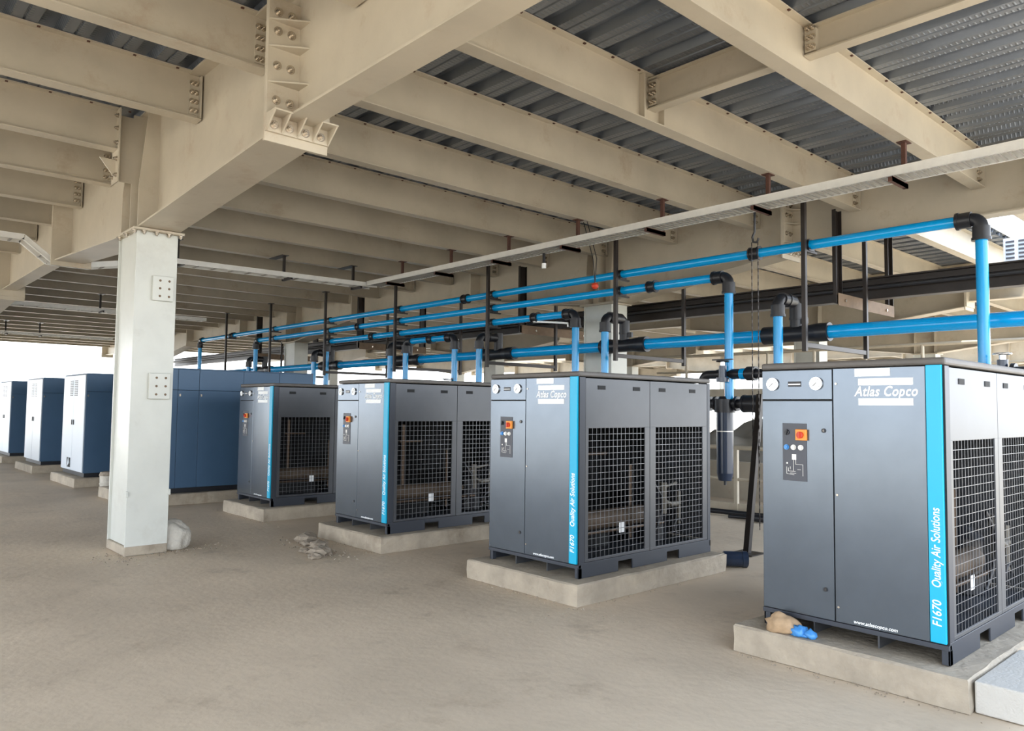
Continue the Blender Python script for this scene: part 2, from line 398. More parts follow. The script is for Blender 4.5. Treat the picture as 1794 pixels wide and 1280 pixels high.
def mid_seg(gx, ya, yb, det, zb, label, group):
    t = thing('girder', label, 'girder', (gx, ya, 0), group); L = yb-ya; zp = zb-0.20+0.08
    m = MB(); m.box(-0.006, 0.006, 0, L, zb+0.016, Z_T-0.016); m.build('web', BEIGE, t)
    MB().box(-0.12, 0.12, 0, L, zb, zb+0.018).build('bottom_flange', BEIGE, t)
    MB().box(-0.12, 0.12, 0, L, Z_T-0.018, Z_T).build('top_flange', BEIGE, t)
    for yy, s in ((0, 1), (L, -1)):
        MB().box(-0.265, 0.265, min(yy, yy+s*0.024), max(yy, yy+s*0.024), zp, Z_T-0.12).build('end_plate', BEIGE, t, 0.002)
    if det:
        ye = L-0.024
        def rib(x0, x1, z, d): # horizontal triangular rib
            MB().prism([(x0, ye), (x1, ye), (x1 if abs(x1) < abs(x0) else x0, ye-d)], 'z', z-0.006, z+0.006).build('stiffener', BEIGE, t)
        for z in (4.06, 4.34, 4.55):
            rib(-0.26, -0.006, z, 0.16); rib(0.26, 0.006, z, 0.16)
        for z in (4.62, 4.47, 4.20, 3.93):
            for x in (-0.19, -0.08, 0.08, 0.19): link('bolt', BIGB, t, loc=(x, ye, z))
        for x in (-0.20, -0.075, 0.06, 0.19): link('bolt', BIGB, t, loc=(x, ye, zp+0.055))
        for x in (-0.265+0.006, -0.135, -0.008, 0.125, 0.255):
            MB().prism([(ye, zp), (ye, zb), (ye-0.15, zb)], 'x', x-0.006, x+0.006).build('stiffener', BEIGE, t)
        for sgn in (-1, 1):
            MB().box(min(sgn*0.12, sgn*0.265), max(sgn*0.12, sgn*0.265), ye-0.15, ye, zb+0.0, zb+0.012).build('stiffener', BEIGE, t)
    return t
gname = ['outer left girder line', 'line over the near column', 'line above the blue pipes', 'line one bay beyond the pipes',
         'before the added roof gap', 'past the added roof gap', 'outermost girder line']
hg = MB()
def column(gx, cy, det, label, group):
    t = thing('steel_column', label, 'column', (gx, cy, 0), group); h = 3.475; w = 0.215
    dy = 0.33
    base = 0.0 if gx < 10 else -0.1
    m = MB(); m.box(-w, w, -dy, -dy+0.022, base, h).build('front_flange', COLP, t, 0.003)
    MB().box(-w, w, dy-0.022, dy, base, h).build('rear_flange', COLP, t, 0.003)
    MB().box(-w+0.028, -w+0.04, -dy+0.02, dy-0.02, base, h).build('side_plate', COLP, t)
    MB().box(w-0.04, w-0.028, -dy+0.02, dy-0.02, base, h).build('side_plate', COLP, t)
    if det:
        MB().box(-w-0.004, w+0.004, -dy-0.006, dy+0.006, 0, 0.10).build('base_band', PAD, t, 0.012)
        for z0, z1 in ((2.73, 3.0), (1.66, 1.94)):
            p = MB().box(-0.045, 0.175, -dy-0.045, -dy, z0, z1).build('fixing_block', COLP, t, 0.006)
            for zz in (z0+0.05, (z0+z1)/2, z1-0.05):
                for xx in (0.03, 0.125): link('bolt', bpy.data.meshes['hole_ring'], p, loc=(xx, -dy-0.045, zz))
        for xx, yy in ((-0.15, -0.36), (-0.02, -0.36), (0.11, -0.36), (0.235, -0.36), (-0.24, -0.33), (-0.24, -0.05), (-0.24, 0.2), (0.24, -0.1), (-0.14, 0.36), (0.11, 0.36)):
            link('bolt', BIGZ, t, loc=(xx, yy, h))
        for xx in (-w-0.0, w):
            MB().box(xx-0.012, xx+0.012, -dy-0.02, -dy+0.03, 0.62, 0.68).build('lug', COLP, t, 0.004)
    return t
rg = MB(); rg.cyl((0, 0, 0), (0, -0.003, 0), 0.013, 12); _rm = rg.mesh('hole_ring'); _rm.materials.append(INSUL)
for i, gx in enumerate(GX):
    zb = 3.80 if i == 1 else 4.02
    for j, cy in enumerate(CY):
        det = (i == 1 and j == 1)
        if i >= 2 and j == 0: continue
        if i == 0 and j == 0: pass
        nm = ['near the camera', 'at the pipework end', 'in the second column row', 'in the third column row'][j]
        hl = 'haunched girder piece, %s, %s' % (gname[i], nm)
        haunch_seg(gx, cy, i in (1, 2), zb, 'deep beige haunched girder sitting on the near white column' if det else hl, 'haunched girders')
        cl = 'cream steel H column standing on the floor in the left foreground' if det else 'beige steel column under the girders, %s, %s' % (gname[i], nm)
        column(gx, cy, det, cl, None if det else 'background columns')
    for j in range(4):
        ya = CY[j]+3.592; yb = (CY[j+1]-3.592) if j < 3 else 41.4
        det = j == 0 and i in (1, 2)
        if i >= 2 and j == 0: ya = 2.2 if i == 2 else 4.0
        nm = ['first span', 'second span', 'third span', 'last span'][j]
        mid_seg(gx, ya, yb, det, zb, 'long beige girder bolted to the haunched piece, running to the top edge' if (i, j) == (1, 0) else 'beige girder, %s, %s' % (gname[i], nm), 'straight girders')

# ------------------------------------------------------------------ concrete plinths
def plinth(x0, x1, y0, y1, h, label, seed):
    rr = random.Random(seed)
    def edge(a, b, n): return [a+(b-a)*k/n for k in range(n)]
    ring = [(x, y0) for x in edge(x0, x1, 14)] + [(x1, y) for y in edge(y0, y1, 9)] + [(x, y1) for x in edge(x1, x0, 14)] + [(x0, y) for y in edge(y1, y0, 9)]
    lv = [(0.0, 0.003), (h*0.45, 0.004), (h-0.012, 0.003), (h, -0.012)]
    vs = []; cx, cyy = (x0+x1)/2, (y0+y1)/2
    for z, o in lv:
        for (x, y) in ring:
            j = rr.uniform(-0.007, 0.007) + (0.005*rr.random() if z == 0 else 0)
            sx_ = -1 if x < cx else 1; sy_ = -1 if y < cyy else 1
            ex = (abs(x-x0) < 1e-6 or abs(x-x1) < 1e-6); ey = (abs(y-y0) < 1e-6 or abs(y-y1) < 1e-6)
            vs.append((x + (o+j)*sx_*ex, y + (o+j)*sy_*ey, z + (rr.uniform(-0.006, 0) if 0 < z else 0)))
    n = len(ring); fs = [(l*n+k, l*n+(k+1) % n, (l+1)*n+(k+1) % n, (l+1)*n+k) for l in range(3) for k in range(n)]
    fs += [tuple(3*n+k for k in range(n)), tuple(reversed(range(n)))]
    t = MB().add(vs, fs).build('concrete_plinth', PAD)
    return tag(t, label, 'plinth', 'machine plinths')

# ------------------------------------------------------------------ air dryers
X0 = 4.787; ZP = 0.178
DY = [1.559, 4.399, 7.303, 10.272]
def make_dryer(label, loc):
    W, D, H = 1.142, 1.964, 1.743
    t = thing('air_dryer', label, 'air dryer', loc, 'graphite air dryers')
    # base frame
    b = MB()
    b.box(0, 0.04, 0, 0.045, 0, 0.085); b.box(0, 0.04, W-0.045, W, 0, 0.085)
    b.box(-0.016, 0.03, 0, W, 0.084, 0.113)
    sp = [(0, 0), (0.515, 0), (0.515, 0.085), (0.716, 0.085), (0.716, 0), (1.232, 0), (1.232, 0.085), (1.428, 0.085), (1.428, 0), (D, 0), (D, 0.125), (0, 0.125)]
    b.prism(sp, 'y', 0.0, 0.012); b.prism(sp, 'y', W-0.012, W)
    b.box(D-0.02, D, 0, W, 0.06, 0.12)
    b.build('base_frame', DRYDARK, t, 0.002)
    for yy in (0.405, 0.808): MB().box(0.03, 0.05+1.2, yy-0.005, yy+0.005, 0, 0.09).build('base_divider', DRYSIDE, t)
    MB().box(0.02, D-0.02, 0.013, W-0.013, 0.09, 0.118).build('base_pan', DRYDARK, t)
    # posts
    for (xa, xb) in ((0.0, 0.085),):
        pass
    MB().box(0.001, 0.075, 0.0, 0.016, 0.125, 1.70).build('corner_post', DRYDARK, t, 0.003)
    MB().box(0.001, 0.075, W-0.016, W, 0.125, 1.70).build('corner_post', DRYDARK, t, 0.003)
    MB().box(D-0.05, D, 0.0, 0.03, 0.125, 1.70).build('corner_post', DRYDARK, t, 0.003)
    MB().box(D-0.05, D, W-0.03, W, 0.125, 1.70).build('corner_post', DRYDARK, t, 0.003)
    # side panels, near and far
    for side in (0, 1):
        ya, yb = ((0.002, 0.016) if side == 0 else (W-0.016, W-0.002))
        for (xa, xb, ga, gb) in ((0.079, 0.967, 0.118, 0.897), (0.973, 1.910, 1.060, 1.830)):
            m = MB(); zb, zt, g0, g1 = 0.128, 1.692, 0.150, 1.264
            m.box(xa, xb, ya, yb, g1, zt); m.box(xa, xb, ya, yb, zb, g0); m.box(xa, ga, ya, yb, g0, g1); m.box(gb, xb, ya, yb, g0, g1)
            p = m.build('side_panel', DRYSIDE, t, 0.0015)
            g = MB(); yg = (ya+yb)/2
            nx = 14; nz = 20
            for k in range(nx+1):
                x = ga + (gb-ga)*k/nx; g.bar((x, yg, g0-0.005), (x, yg, g1+0.005), 0.0032, 0.0032)
            for k in range(nz+1):
                z = g0 + (g1-g0)*k/nz; g.bar((ga-0.005, yg, z), (gb+0.005, yg, z), 0.0032, 0.0032)
            g.build('wire_grille', WIRE, p)
            for u in (0.155, 0.64) if xa < 0.5 else (0.135, 0.63):
                xx = xa+u
                yo = ya-0.002 if side == 0 else yb-0.002
                MB().box(xx, xx+0.10, yo-0.0015, yo+0.004, 1.597, 1.632).build('recessed_grip', INSIDE, p)
    MB().box(D-0.016, D-0.004, 0.03, W-0.03, 0.125, 1.70).build('rear_panel', DRYSIDE, t)
    # front doors
    FZ = -0.002
    dl = MB().box(FZ-0.016, FZ+0.004, 0.652, 1.136, 0.118, 1.495).build('left_door', DRYER, t, 0.003)
    tp = MB().box(FZ-0.016, FZ+0.004, 0.652, 1.136, 1.503, 1.697).build('gauge_panel', DRYER, t, 0.003)
    dr = MB().box(FZ-0.016, FZ+0.004, 0.100, 0.645, 0.118, 1.699).build('right_door', DRYER, t, 0.003)
    MB().box(FZ-0.0, FZ+0.004, 0.0, W, 0.112, 1.70).build('door_frame', INSIDE, t)
    st = MB().box(FZ-0.018, FZ+0.004, 0.012, 0.097, 0.120, 1.703).build('stripe_panel', CYAN, t, 0.003); st['label'] = 'bright cyan vertical stripe panel'
    xf = FZ-0.016
    text('Quality Air Solutions', 0.068, WHITE, st, (xf-0.003, 0.056, 0.655), vertical=True, shear=0.18, bold=0.0006, sx=0.78)
    text('F1670', 0.068, WHITE, st, (xf-0.003, 0.056, 0.285), vertical=True, shear=0.18, bold=0.0006, sx=0.88)
    # logo block
    for z0, z1 in ((1.590, 1.632), (1.468, 1.510)): MB().box(xf-0.002, xf, 0.165, 0.485, z0, z1).build('logo_bar', WHITE, dr)
    text('Atlas Copco', 0.084, WHITE, dr, (xf-0.001, 0.325, 1.550), shear=0.26, bold=0.0016, sx=0.80, spacing=1.08)
    MB().box(xf-0.002, xf, 0.295, 0.507, 1.645, 1.694).build('white_sticker', WHITE, dr)
    text('www.atlascopco.com', 0.030, WHITE, dr, (xf-0.001, 0.405, 0.140), shear=0.25, bold=0.0004, sx=1.0)
    for z in (0.209, 0.904, 1.603): MB().cyl((xf, 0.625, z), (xf-0.005, 0.625, z), 0.007, 10).build('rivet', STEEL, dr)
    # gauges
    for yy in (1.055, 0.752):
        g = MB().cyl((xf, yy, 1.606), (xf-0.014, yy, 1.606), 0.042, 28).build('gauge', CHROME, tp)
        # white face, needle
        m = MB().cyl((xf-0.014, yy, 1.606), (xf-0.017, yy, 1.606), 0.036, 28); o = m.build('gauge_face', WHITE, tp)
        m = MB().bar((xf-0.018, yy+0.018, 1.590), (xf-0.018, yy-0.006, 1.612), 0.003, 0.002)
        for k in range(9):
            a = math.radians(-40+k*32.5); c, s_ = math.cos(a), math.sin(a)
            m.bar((xf-0.0175, yy+0.026*c, 1.606+0.026*s_), (xf-0.0175, yy+0.033*c, 1.606+0.033*s_), 0.002, 0.001)
        m.build('gauge_needle', BLACKP, tp)
    MB().box(xf-0.003, xf, 0.857, 0.947, 1.588, 1.622).build('display_slot', BLACKP, tp)
    MB().box(xf-0.006, xf-0.002, 0.860, 0.944, 1.600, 1.607).build('display_bar', WHITE, tp)
    # control plate
    cp = MB().box(xf-0.004, xf, 0.822, 0.988, 0.970, 1.346).build('control_plate', GREYP, dl, 0.001)
    xc = xf-0.004
    MB().box(xc-0.020, xc, 0.815, 0.890, 1.236, 1.308).build('switch_plate', ORANGE, cp, 0.003)
    MB().cyl((xc-0.020, 0.853, 1.272), (xc-0.036, 0.853, 1.272), 0.022, 20).bar((xc-0.040, 0.853, 1.250), (xc-0.040, 0.853, 1.294), 0.012, 0.012).build('rotary_knob', RED, cp)
    MB().cyl((xc, 0.955, 1.286), (xc-0.008, 0.955, 1.286), 0.016, 16).bar((xc-0.012, 0.960, 1.270), (xc-0.012, 0.952, 1.306), 0.010, 0.010).build('toggle_switch', BLACKP, cp)
    for yy, mm in ((0.960, BLUEBAG), (0.911, GALV), (0.861, GALV)):
        MB().cyl((xc, yy, 1.189), (xc-0.016, yy, 1.189), 0.013, 14).cyl((xc, yy, 1.189), (xc-0.005, yy, 1.189), 0.018, 16).build('pilot_button', mm, cp)
    q = xc-0.0015; m = MB()
    def ln(ya, za, yb, zb_): m.bar((q, ya, za), (q, yb, zb_), 0.003, 0.002) if ya != yb or za != zb_ else None
    m.box(q-0.001, q+0.001, 0.893, 0.922, 1.108, 1.144)
    for a in ((0.913, 1.108, 0.913, 1.035), (0.897, 1.108, 0.897, 1.078), (0.897, 1.078, 0.848, 1.078), (0.848, 1.078, 0.848, 1.004),
              (0.960, 1.060, 0.960, 1.015), (0.960, 1.015, 0.908, 1.010), (0.948, 1.055, 0.948, 1.032), (0.948, 1.032, 0.898, 1.032),
              (0.935, 1.062, 0.935, 1.045), (0.885, 1.045, 0.862, 1.045), (0.935, 1.020, 0.895, 1.020)): ln(*a)
    m.cyl((q, 0.956, 1.085), (q-0.002, 0.956, 1.085), 0.006, 12)
    m.build('flow_diagram', GALV, cp)
    for z in (1.304, 0.303):
        MB().cyl((xf, 0.708, z), (xf-0.006, 0.708, z), 0.014, 18).build('door_lock', BLACKP, dl)
        MB().bar((xf-0.0065, 0.708, z-0.006), (xf-0.0065, 0.708, z+0.006), 0.004, 0.002).build('lock_slot', STEEL, dl)
    # roof
    MB().box(-0.012, D+0.004, -0.006, W+0.006, 1.703, 1.748).build('roof_cover', ROOFM, t, 0.014)
    # inside
    MB().cyl((0.12, 0.22, 0.43), (1.12, 0.22, 0.43), 0.085, 20).cyl((1.12, 0.22, 0.43), (1.24, 0.22, 0.43), 0.085, 20, 0.03).build('insulated_tank', TANKM, t)
    MB().cyl((0.12, 0.17, 0.325), (1.40, 0.17, 0.325), 0.014, 10).cyl((0.35, 0.24, 0.5), (0.35, 0.24, 1.22), 0.022, 10).cyl((0.30, 0.24, 1.02), (0.62, 0.24, 1.02), 0.014, 10).cyl((1.05, 0.3, 0.2), (1.05, 0.3, 0.9), 0.016, 10).build('copper_piping', COPPER, t)
    MB().cyl((1.50, 0.40, 0.13), (1.50, 0.40, 0.52), 0.15, 22).cyl((1.50, 0.40, 0.52), (1.50, 0.40, 0.60), 0.15, 22, 0.07).build('refrigerant_compressor', BLACKP, t)
    MB().cyl((1.36, 0.14, 0.42), (1.36, 0.14, 0.72), 0.035, 12).cyl((1.45, 0.14, 0.50), (1.62, 0.14, 0.50), 0.028, 12).cyl((1.36, 0.14, 0.55), (1.45, 0.10, 0.50), 0.02, 10).cyl((1.62, 0.14, 0.3), (1.62, 0.14, 0.62), 0.02, 10).cyl((1.3, 0.16, 0.66), (1.6, 0.16, 0.70), 0.016, 10).build('valve_cluster', VALVEM, t)
    tb = [(1.58+0.07*math.cos(a), 0.12, 0.28+0.07*math.sin(a)) for a in [k*PI/8 for k in range(13)]]
    MB().tube(tb, 0.011, 8).tube([(1.2, 0.15, 0.75), (1.3, 0.12, 0.6), (1.33, 0.13, 0.45), (1.28, 0.15, 0.30), (1.20, 0.16, 0.22)], 0.012, 8).build('hose', BLACKP, t)
    m = MB().box(0.14, 1.85, 0.62, 0.70, 0.62, 1.62)
    for k in range(30): x = 0.16+k*0.057; m.box(x, x+0.006, 0.585, 0.62, 0.62, 1.62)
    m.build('condenser_coil', INSIDE, t)
    MB().box(0.62, 0.69, 0.075, 0.080, 0.315, 0.405).build('inspection_tag', WHITE, t)
    MB().box(0.15, 0.9, 0.45, 0.9, 0.12, 0.30).build('receiver_box', INSIDE, t)
    MB().box(0.02, D-0.02, W-0.05, W-0.02, 0.125, 1.70).build('inner_lining', INSIDE, t)
    MB().box(0.006, 0.014, 0.016, W-0.016, 0.125, 1.70).build('inner_lining', INSIDE, t)
    return t
dl_ = ['graphite air dryer with cyan stripe at the right edge, nearest the camera',
       'graphite air dryer with cyan stripe in the middle, both wire grilles fully visible',
       'graphite air dryer third from the camera, partly hidden behind the middle dryer',
       'graphite air dryer farthest back in the row, beside the slate blue wall of the compressor']
d0 = make_dryer(dl_[0], (X0, DY[0], ZP))
for i in (1, 2, 3): dup(d0, (X0, DY[i], ZP), dl_[i])
pl = ['concrete plinth under the dryer nearest the camera, beside the white block', 'concrete plinth under the middle dryer', 'concrete plinth with crumbled corner under the third dryer',
      'concrete plinth under the farthest dryer']
for i, y in enumerate(DY): plinth(4.62, 6.80, y-0.14, y+1.27, ZP, pl[i], 40+i)

# ------------------------------------------------------------------ compressors further along the row
def make_comp(label, loc):
    W, D, H = 1.75, 2.85, 2.02
    t = thing('compressor_cabinet', label, 'compressor', loc, 'tall compressor cabinets')
    MB().box(0.02, D-0.02, 0.02, W-0.02, 0, 0.10).build('base_frame', BLACKP, t)
    for side in (0, 1):
        ya, yb = ((0, 0.02) if side == 0 else (W-0.02, W))
        for k, (xa, xb) in enumerate(((0.0, 0.46), (0.465, 0.80), (0.805, 1.55), (1.555, 2.20), (2.205, D))):
            p = MB().box(xa, xb, ya, yb, 0.08, 1.66).build('side_panel', COMPS, t, 0.003)
            if side == 0: MB().box(xa+0.02, xa+0.045, -0.008, 0.0, 1.56, 1.60).build('panel_latch', STEEL, p)
            MB().box(xa, xb, ya, yb, 1.664, H-0.02).build('upper_side_panel', COMPS, t, 0.003)
    MB().box(D-0.02, D, 0.02, W-0.02, 0.08, H-0.02).build('rear_panel', COMPS, t)
    MB().box(0, D, 0, W, H-0.02, H).build('roof_panel', COMPS, t, 0.005)
    MB().box(0.05, D-0.05, 0.05, W-0.05, 0.1, H-0.05).build('core', INSIDE, t)
    for k, (ya, yb) in enumerate(((0.025, 0.868), (0.880, 1.725))):
        d = MB().box(-0.02, 0.004, ya, yb, 0.09, H-0.03).build('door', COMPF, t, 0.004); d['label'] = 'light grey front door'
        yc = 0.70 if k == 0 else 1.05
        v = MB()
        for s in range(9): v.box(-0.026, -0.018, yc-0.11, yc+0.11, 1.58+s*0.036, 1.60+s*0.036)
        v.build('vent_louvre', GREYP, d)
        MB().box(-0.034, -0.02, (0.80 if k == 0 else 0.93)-0.012, (0.80 if k == 0 else 0.93)+0.012, 1.0, 1.10).build('door_handle', BLACKP, d)
    MB().box(-0.004, 0.0, 0.02, 1.73, 0.085, H-0.03).build('door_frame', BLACKP, t)
    return t
CYS = [12.78, 16.5, 20.35, 24.2, 28.0, 31.8]
cl_ = ['long slate blue compressor cabinet seen side on, behind the farthest dryer', 'compressor cabinet with light grey doors just left of the cream column',
       'second light door compressor cabinet left of the cream column', 'compressor cabinet with light grey doors at the left edge of the photo',
       'compressor cabinet beyond the left edge, largely hidden', 'last compressor cabinet of the row, largely hidden']
c0 = make_comp(cl_[0], (3.85, CYS[0], ZP))
for i in range(1, 5): dup(c0, (3.85, CYS[i], ZP), cl_[i])
pl2 = ['long concrete plinth under the slate blue compressor behind the column', 'concrete plinth under the compressor just left of the column', 'concrete plinth under the second compressor left of the column',
       'concrete plinth under the compressor at the left edge', 'concrete plinth under the compressor beyond the left edge']
for i in range(5): plinth(3.68, 6.9, CYS[i]-0.12, CYS[i]+1.87, ZP, pl2[i], 60+i)
cut = MB().box(-0.026, -0.018, 0.85, 1.28, 0.14, 0.32)
cv = bpy.data.objects
t = [o for o in bpy.data.objects if o.get('label') == cl_[1]][0]
MB().box(-0.026, -0.021, 0.95, 1.22, 0.14, 0.33).build('access_opening', INSIDE, t)
MB().prism([(1.15, 0.14), (1.05, 0.33), (0.98, 0.22)], 'x', -0.04, -0.026).build('bent_flap', COMPF, t)

# ------------------------------------------------------------------ pipes
XP, RP = 9.15, 0.060
ZPIPE = [3.70, 3.445, 3.18, 2.985]
YN = [2.59, 5.66, 8.51, 11.72]            # drops at the dryers
YF = [25.2, 20.9, 16.8, 13.4]            # drops at the compressors
SUPY = [BY[k] for k in (3, 5, 7, 9, 11, 13, 15)]
XH, ZH, RH = 9.61, 2.638, 0.086
TEEY = [4.93, 7.86, 10.95, 13.95, 17.4, 21.3]
plab = ['topmost blue air pipe, dropping to the dryer nearest the camera', 'second blue air pipe from the top, dropping behind the middle dryer',
        'third blue air pipe from the top, dropping at the third dryer', 'lowest short blue air pipe, dropping at the farthest dryer']
def elbow(c, a, b, r, name='elbow', parent=None):
    m = MB(); bend = 0.10
    m.tube(arc(c, a, b, bend, 9), r*1.18, 16)
    for d in (Vector(a), Vector(b)):
        m.cyl(Vector(c)+d*bend*0.9, Vector(c)+d*(bend+0.13), r*1.45, 18)
        m.cyl(Vector(c)+d*(bend+0.11), Vector(c)+d*(bend+0.14), r*1.6, 18)
    return m.build(name, BLACKP, parent)
def coupling(p, axis, r, parent, ln=0.12):
    d = Vector(axis); p = Vector(p)
    m = MB().cyl(p-d*ln/2, p+d*ln/2, r*1.35, 18)
    for s in (-1, 1): m.cyl(p+d*(s*ln/2-0.012), p+d*(s*ln/2+0.012), r*1.55, 18)
    return m.build('coupling', BLACKP, parent)
for i in range(4):
    t = thing('air_pipe', plab[i], 'pipe', (0, 0, 0), 'blue compressed air pipes')
    z, ya, yb = ZPIPE[i], YN[i], YF[i]
    MB().cyl((XP, ya+0.12, z), (XP, yb-0.12, z), RP, 20).build('pipe_run', BLUE, t)
    elbow((XP, ya, z), (0, 1, 0), (0, 0, -1), RP, parent=t)
    elbow((XP, yb, z), (0, -1, 0), (0, 0, -1), RP, parent=t)
    zb = 1.72 if i == 1 else 1.95
    MB().cyl((XP, ya, z-0.12), (XP, ya, zb), RP, 20).build('drop_pipe', BLUE, t)
    MB().cyl((XP, yb, z-0.12), (XP, yb, 1.5), RP, 20).build('drop_pipe', BLUE, t)
    cs = {0: [5.26, 11.4, 22.5], 1: [6.95, 15.3], 2: [9.45, 14.7], 3: [12.5]}[i]
    for y in cs: coupling((XP, y, z), (0, 1, 0), RP, t)
# header
t = thing('air_header', 'large blue header pipe with black tees, lowest of the horizontal blue pipes', 'pipe', (0, 0, 0))
MB().cyl((XH, -2.0, ZH), (XH, 27.5, ZH), RH, 24).build('header_pipe', BLUE, t)
for y in TEEY:
    m = MB().cyl((XH, y-0.30, ZH), (XH, y+0.30, ZH), RH*1.22, 22)
    for s in (-1, 1):
        m.cyl((XH, y+s*0.30, ZH), (XH, y+s*0.46, ZH), RH*1.42, 22); m.cyl((XH, y+s*0.17, ZH), (XH, y+s*0.30, ZH), RH*1.22, 22, RH*1.42)
    m.cyl((XH, y, ZH), (XH, y, ZH+0.22), 0.07, 18)
    m.build('tee_fitting', BLACKP, t)
rl = ['nearest', 'second', 'third', 'fourth', 'fifth', 'farthest']
for i, y in enumerate(TEEY):
    t = thing('riser_pipe', '%s blue riser pipe looping over into a black tee on the header' % rl[i], 'pipe', (0, 0, 0), 'riser pipes on the header')
    ze = 3.065 if i < 2 else 2.95
    MB().cyl((XP-0.02, y, 1.5), (XP-0.02, y, ze-0.1), RP, 20).build('riser', BLUE, t)
    elbow((XP-0.02, y, ze), (0, 0, -1), (1, 0, 0), RP, parent=t)
    MB().cyl((XP+0.1, y, ze), (XH-0.1, y, ze), RP, 18).build('link_pipe', BLUE, t)
    elbow((XH, y, ze), (-1, 0, 0), (0, 0, -1), RP*0.95, parent=t)
    m = MB().cyl((XH, y, ZH+0.18), (XH, y, ze-0.2), 0.052, 18)
    v = MB().cyl((XH, y, ZH+0.2), (XH, y, ZH+0.40), 0.085, 20).cyl((XH, y, ze-0.36+0.02), (XH, y, ze-0.14), 0.08, 20)
    v.build('valve_body', BLACKP, t); m.build('valve_neck', BLUE, t)
    MB().box(XH-0.02, XH+0.02, y-0.16, y-0.08, ze-0.30, ze-0.22).build('valve_lever', BLACKP, t)

# butterfly valves at the foot of the drops
vl = ['small butterfly valve with chrome wheel on the drop at the right edge', 'small butterfly valve on the drop behind the middle dryer',
      'small butterfly valve handle above the third dryer', 'small butterfly valve handle above the farthest dryer']
for i, (y, z) in enumerate(((2.38, 2.10), (5.66, 2.15), (8.51, 2.04), (11.72, 2.02))):
    t = thing('butterfly_valve', vl[i], 'valve', (XP-0.02, y, z), 'butterfly valves')
    dx = -0.14
    MB().cyl((dx, 0, -0.16), (dx, 0, 0.06), 0.05, 16).cyl((dx, 0, -0.16), (dx, 0, -0.10), 0.085, 18).build('valve_neck', FILT, t)
    MB().cyl((dx, 0, 0.06), (dx, 0, 0.12), 0.03, 14).build('valve_stem', CHROME, t)
    wh = [(dx+0.08*math.cos(a), 0.08*math.sin(a), 0.12) for a in [k*PI/9 for k in range(19)]]
    m = MB().tube(wh, 0.009, 8)
    for a in (0, PI*2/3, PI*4/3): m.bar((dx, 0, 0.12), (dx+0.08*math.cos(a), 0.08*math.sin(a), 0.12), 0.012, 0.01)
    m.build('hand_wheel', BLACKP if i else CHROME, t)
    if i == 0:
        MB().cyl((dx, -0.75, -0.10), (dx, 0.3, -0.10), 0.085, 18).cyl((dx, -0.12, -0.10), (dx, -0.08, -0.10), 0.12, 18).build('flanged_pipe', BLACKP, t)
    else:
        MB().box(dx-0.01, dx+0.01, -0.16, 0.16, 0.135, 0.15).build('valve_lever', BLACKP, t)

# filter unit behind the middle dryer
t = thing('air_filter', 'tall dark blue air filter bowl hanging between the middle and nearest dryers', 'filter', (XP, 5.68, 0.0))
MB().cyl((0, 0.05, 0.76), (0, 0.05, 1.60), 0.110, 28, 0.115).cyl((0, 0.05, 0.66), (0, 0.05, 0.76), 0.088, 28, 0.110).build('filter_bowl', FILT, t)
MB().cyl((0, 0.05, 1.58), (0, 0.05, 1.76), 0.14, 28).cyl((0, 0.05, 1.74), (0, 0.05, 1.80), 0.10, 28, 0.07).build('filter_head', BLACKP, t)
m = MB()
for z in (1.36, 1.32): m.cyl((0, 0.05, z), (0, 0.05, z+0.012), 0.1135, 28)
m.build('label_band', GALV, t)
MB().cyl((0, 0.05, 0.60), (0, 0.05, 0.66), 0.02, 10).build('drain_cock', BLACKP, t)
m = MB().cyl((0, 0.34, 1.70), (0, -0.72, 1.70), 0.062, 18)
for yy in (0.30, 0.20, -0.12, -0.24, -0.40, -0.52, -0.64): m.cyl((0, yy, 1.70), (0, yy-0.035, 1.70), 0.10 if yy > -0.2 else 0.12, 20)
m.cyl((0, -0.28, 1.70), (0, -0.50, 1.70), 0.115, 20)
m.build('flanged_manifold', BLACKP, t)
m = MB().tube([(0, 0.40, 1.64), (0, 0.40, 1.98)] + arc((0, 0.40, 2.10), (0, 0, -1), (0, -1, 0), 0.10, 8) + [(0, 0.1, 2.10)], 0.06, 16)
m.cyl((0, 0.40, 1.60), (0, 0.40, 1.78), 0.085, 18).cyl((0, 0.16, 2.10), (0, -0.42, 2.10), 0.07, 18).cyl((0, 0.10, 2.10), (0, 0.0, 2.10), 0.10, 18).cyl((0, -0.30, 2.10), (0, -0.42, 2.10), 0.095, 18).cyl((0, -0.42, 2.10), (0, -0.80, 2.10), 0.06, 18).cyl((0, -0.62, 2.10), (0, -0.74, 2.10), 0.09, 18)
m.build('bypass_loop', BLACKP, t)
MB().cyl((0, 0.40, 1.80), (0, 0.40, 1.92), 0.067, 16).cyl((0, -0.20, 2.10), (0, -0.27, 2.10), 0.074, 16).build('blue_pipe_stub', BLUE, t)
t = thing('support_post', 'black steel prop post on a square foot plate behind the middle dryer', 'post', (7.82, 4.62, 0))
MB().bar((0, 0, 0.01), (0.42, 0.06, 1.80), 0.065, 0.065).build('post', BLACKS, t)
MB().box(-0.14, 0.14, -0.14, 0.14, 0, 0.012).build('foot_plate', BLACKS, t)
MB().box(0.36, 1.34, 0.02, 0.10, 1.56, 1.63).build('saddle_bracket', BLACKS, t)

